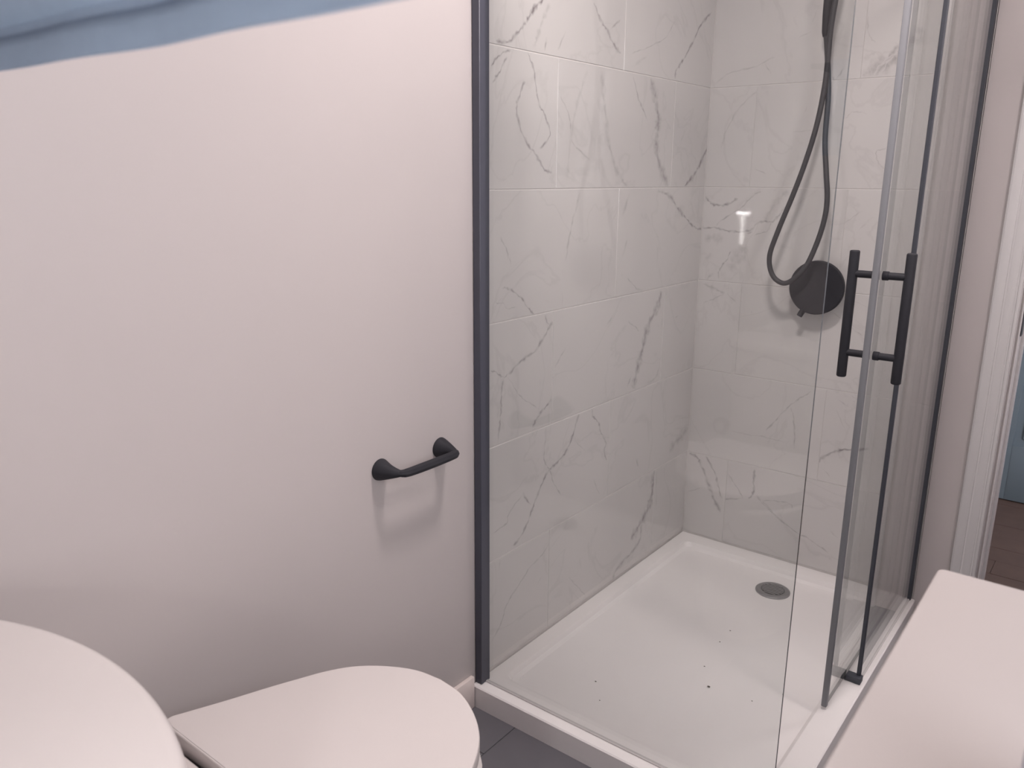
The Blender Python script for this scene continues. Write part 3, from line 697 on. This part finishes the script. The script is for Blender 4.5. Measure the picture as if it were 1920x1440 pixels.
bm = bmesh.new(); lathe(bm, [(0, 0.02), (0.004, 0.02), (0.006, 0.017), (0.006, 0)], (AX + .02, -2.335, .8005), (0, 0, 1), 24); obj('flush_button', bm, 'chrome', toilet, True)

# ------------------------------------------------------------------ vanity at the right
vx0, vy1, vz = 1.047, -1.604, 0.900
top = bmesh.new(); slab(top, rounded_rect(vx0, XR - 0.002, YN + 0.004, vy1, 0.008, 5), vz - 0.022, vz, 0.002, 3, 0.002)
wt = tag(obj('worktop', top, 'worktop', None, True), 'plain white worktop with a rounded corner in the lower right foreground', 'worktop')
vc = thing('vanity_cabinet', 'white base cabinet under the worktop beside the shower', 'cabinet', (1.4, -2.1, 0))
boxobj('carcass', (vx0 + 0.042, YN + 0.006, 0.09), (XR - 0.004, vy1 - 0.02, vz - 0.0225), 'cabinet', vc, 0.002, 1)
boxobj('plinth', (vx0 + 0.08, YN + 0.006, 0.0005), (XR - 0.004, vy1 - 0.03, 0.0895), 'cabinet', vc)
for a, b in ((YN + 0.01, -2.14), (-2.136, vy1 - 0.022)):
    dd = boxobj('cabinet_door', (vx0 + 0.022, a, 0.095), (vx0 + 0.0415, b, vz - 0.028), 'cabinet', vc, 0.002, 1)
    bm = bmesh.new(); yc = b - 0.05 if a < -2.3 else a + 0.05
    tube(bm, [(vx0 + 0.0225, yc, 0.62), (vx0 + 0.004, yc, 0.62), (vx0 + 0.004, yc, 0.74), (vx0 + 0.0225, yc, 0.74)], 0.004, 10); obj('cabinet_handle', bm, 'black', dd, True)
tm = bmesh.new(); lathe(tm, [(0, 0), (0, .036), (.003, .039), (.012, .04), (.10, .0385), (.105, .0375), (.105, 0.034), (.012, .033), (.010, 0)], (1.197, -1.935, vz + 0.0004), (0, 0, 1), 40)
tag(obj('tumbler', tm, 'tumbler', None, True), 'pale grey upright tumbler on the worktop, cut by the right frame edge', 'tumbler')

# ------------------------------------------------------------------ hanging cloth near the camera
tr = thing('towel_rail', 'black rail behind the camera carrying the blue cloth, out of frame', 'towel rail', (0.8, YN, 1.62))
RY = -2.295
bm = bmesh.new(); tube(bm, [(0.30, RY, 1.62), (1.12, RY, 1.62)], 0.008, 14); obj('rail', bm, 'black', tr, True)
for x in (0.32, 1.10):
    bm = bmesh.new(); tube(bm, [(x, YN + 0.001, 1.62), (x, YN + 0.01, 1.62), (x, YN + 0.011, 1.62), (x, RY - 0.004, 1.62)], [0.022, 0.022, 0.008, 0.008], 16); obj('bracket', bm, 'black', tr, True)
bm = bmesh.new()
NSEG, x0, x1 = 60, 0.36, 1.08
prof = []   # (dy, z): front layer bottom hem, up over the rail, down the back
prof += [(0.0255, 1.3665), (0.026, 1.372), (0.0262, 1.379), (0.0275, 1.3835), (0.033, 1.388), (0.034, 1.394), (0.027, 1.399), (0.023, 1.405), (0.022, 1.43), (0.016, 1.52), (0.011, 1.60), (0.010, 1.62)]
for k in range(1, 8): prof.append((0.0105 * math.cos(math.pi * k / 8), 1.62 + 0.0105 * math.sin(math.pi * k / 8)))
prof += [(-0.0105, 1.62), (-0.011, 1.58), (-0.012, 1.50), (-0.013, 1.45)]
th = 0.003
def cl(i, j, inner):
    x = x0 + (x1 - x0) * i / NSEG; dy, z = prof[j]
    hang = 1 if z < 1.60 else 0.0
    wv = hang * (0.0025 * math.sin(x * 19) + 0.0015 * math.sin(x * 43 + 1)) * (1.62 - z) / 0.25
    zz = z + (0.0025 * (x - 0.7) if 1.383 < z < 1.40 else 0.0)
    a = prof[max(j - 1, 0)]; b = prof[min(j + 1, len(prof) - 1)]
    t = Vector((b[0] - a[0], b[1] - a[1])).normalized(); n = Vector((t.y, -t.x))
    return (x, RY + dy + wv + (n.x * th if not inner else 0), zz + (n.y * th if not inner else 0))
g0 = [[bm.verts.new(cl(i, j, True)) for j in range(len(prof))] for i in range(NSEG + 1)]
g1 = [[bm.verts.new(cl(i, j, False)) for j in range(len(prof))] for i in range(NSEG + 1)]
m_ = len(prof) - 1
for i in range(NSEG):
    for j in range(m_):
        bm.faces.new((g0[i][j], g0[i + 1][j], g0[i + 1][j + 1], g0[i][j + 1]))
        bm.faces.new((g1[i][j], g1[i][j + 1], g1[i + 1][j + 1], g1[i + 1][j]))
    bm.faces.new((g0[i][0], g1[i][0], g1[i + 1][0], g0[i + 1][0])); bm.faces.new((g0[i][m_], g0[i + 1][m_], g1[i + 1][m_], g1[i][m_]))
for i in (0, NSEG):
    for j in range(m_): bm.faces.new((g0[i][j], g0[i][j + 1], g1[i][j + 1], g1[i][j]))
bmesh.ops.recalc_face_normals(bm, faces=bm.faces)
tag(obj('towel', bm, 'cloth', None, True), 'blurred blue-grey cloth hanging across the top left corner, close to the camera', 'towel')
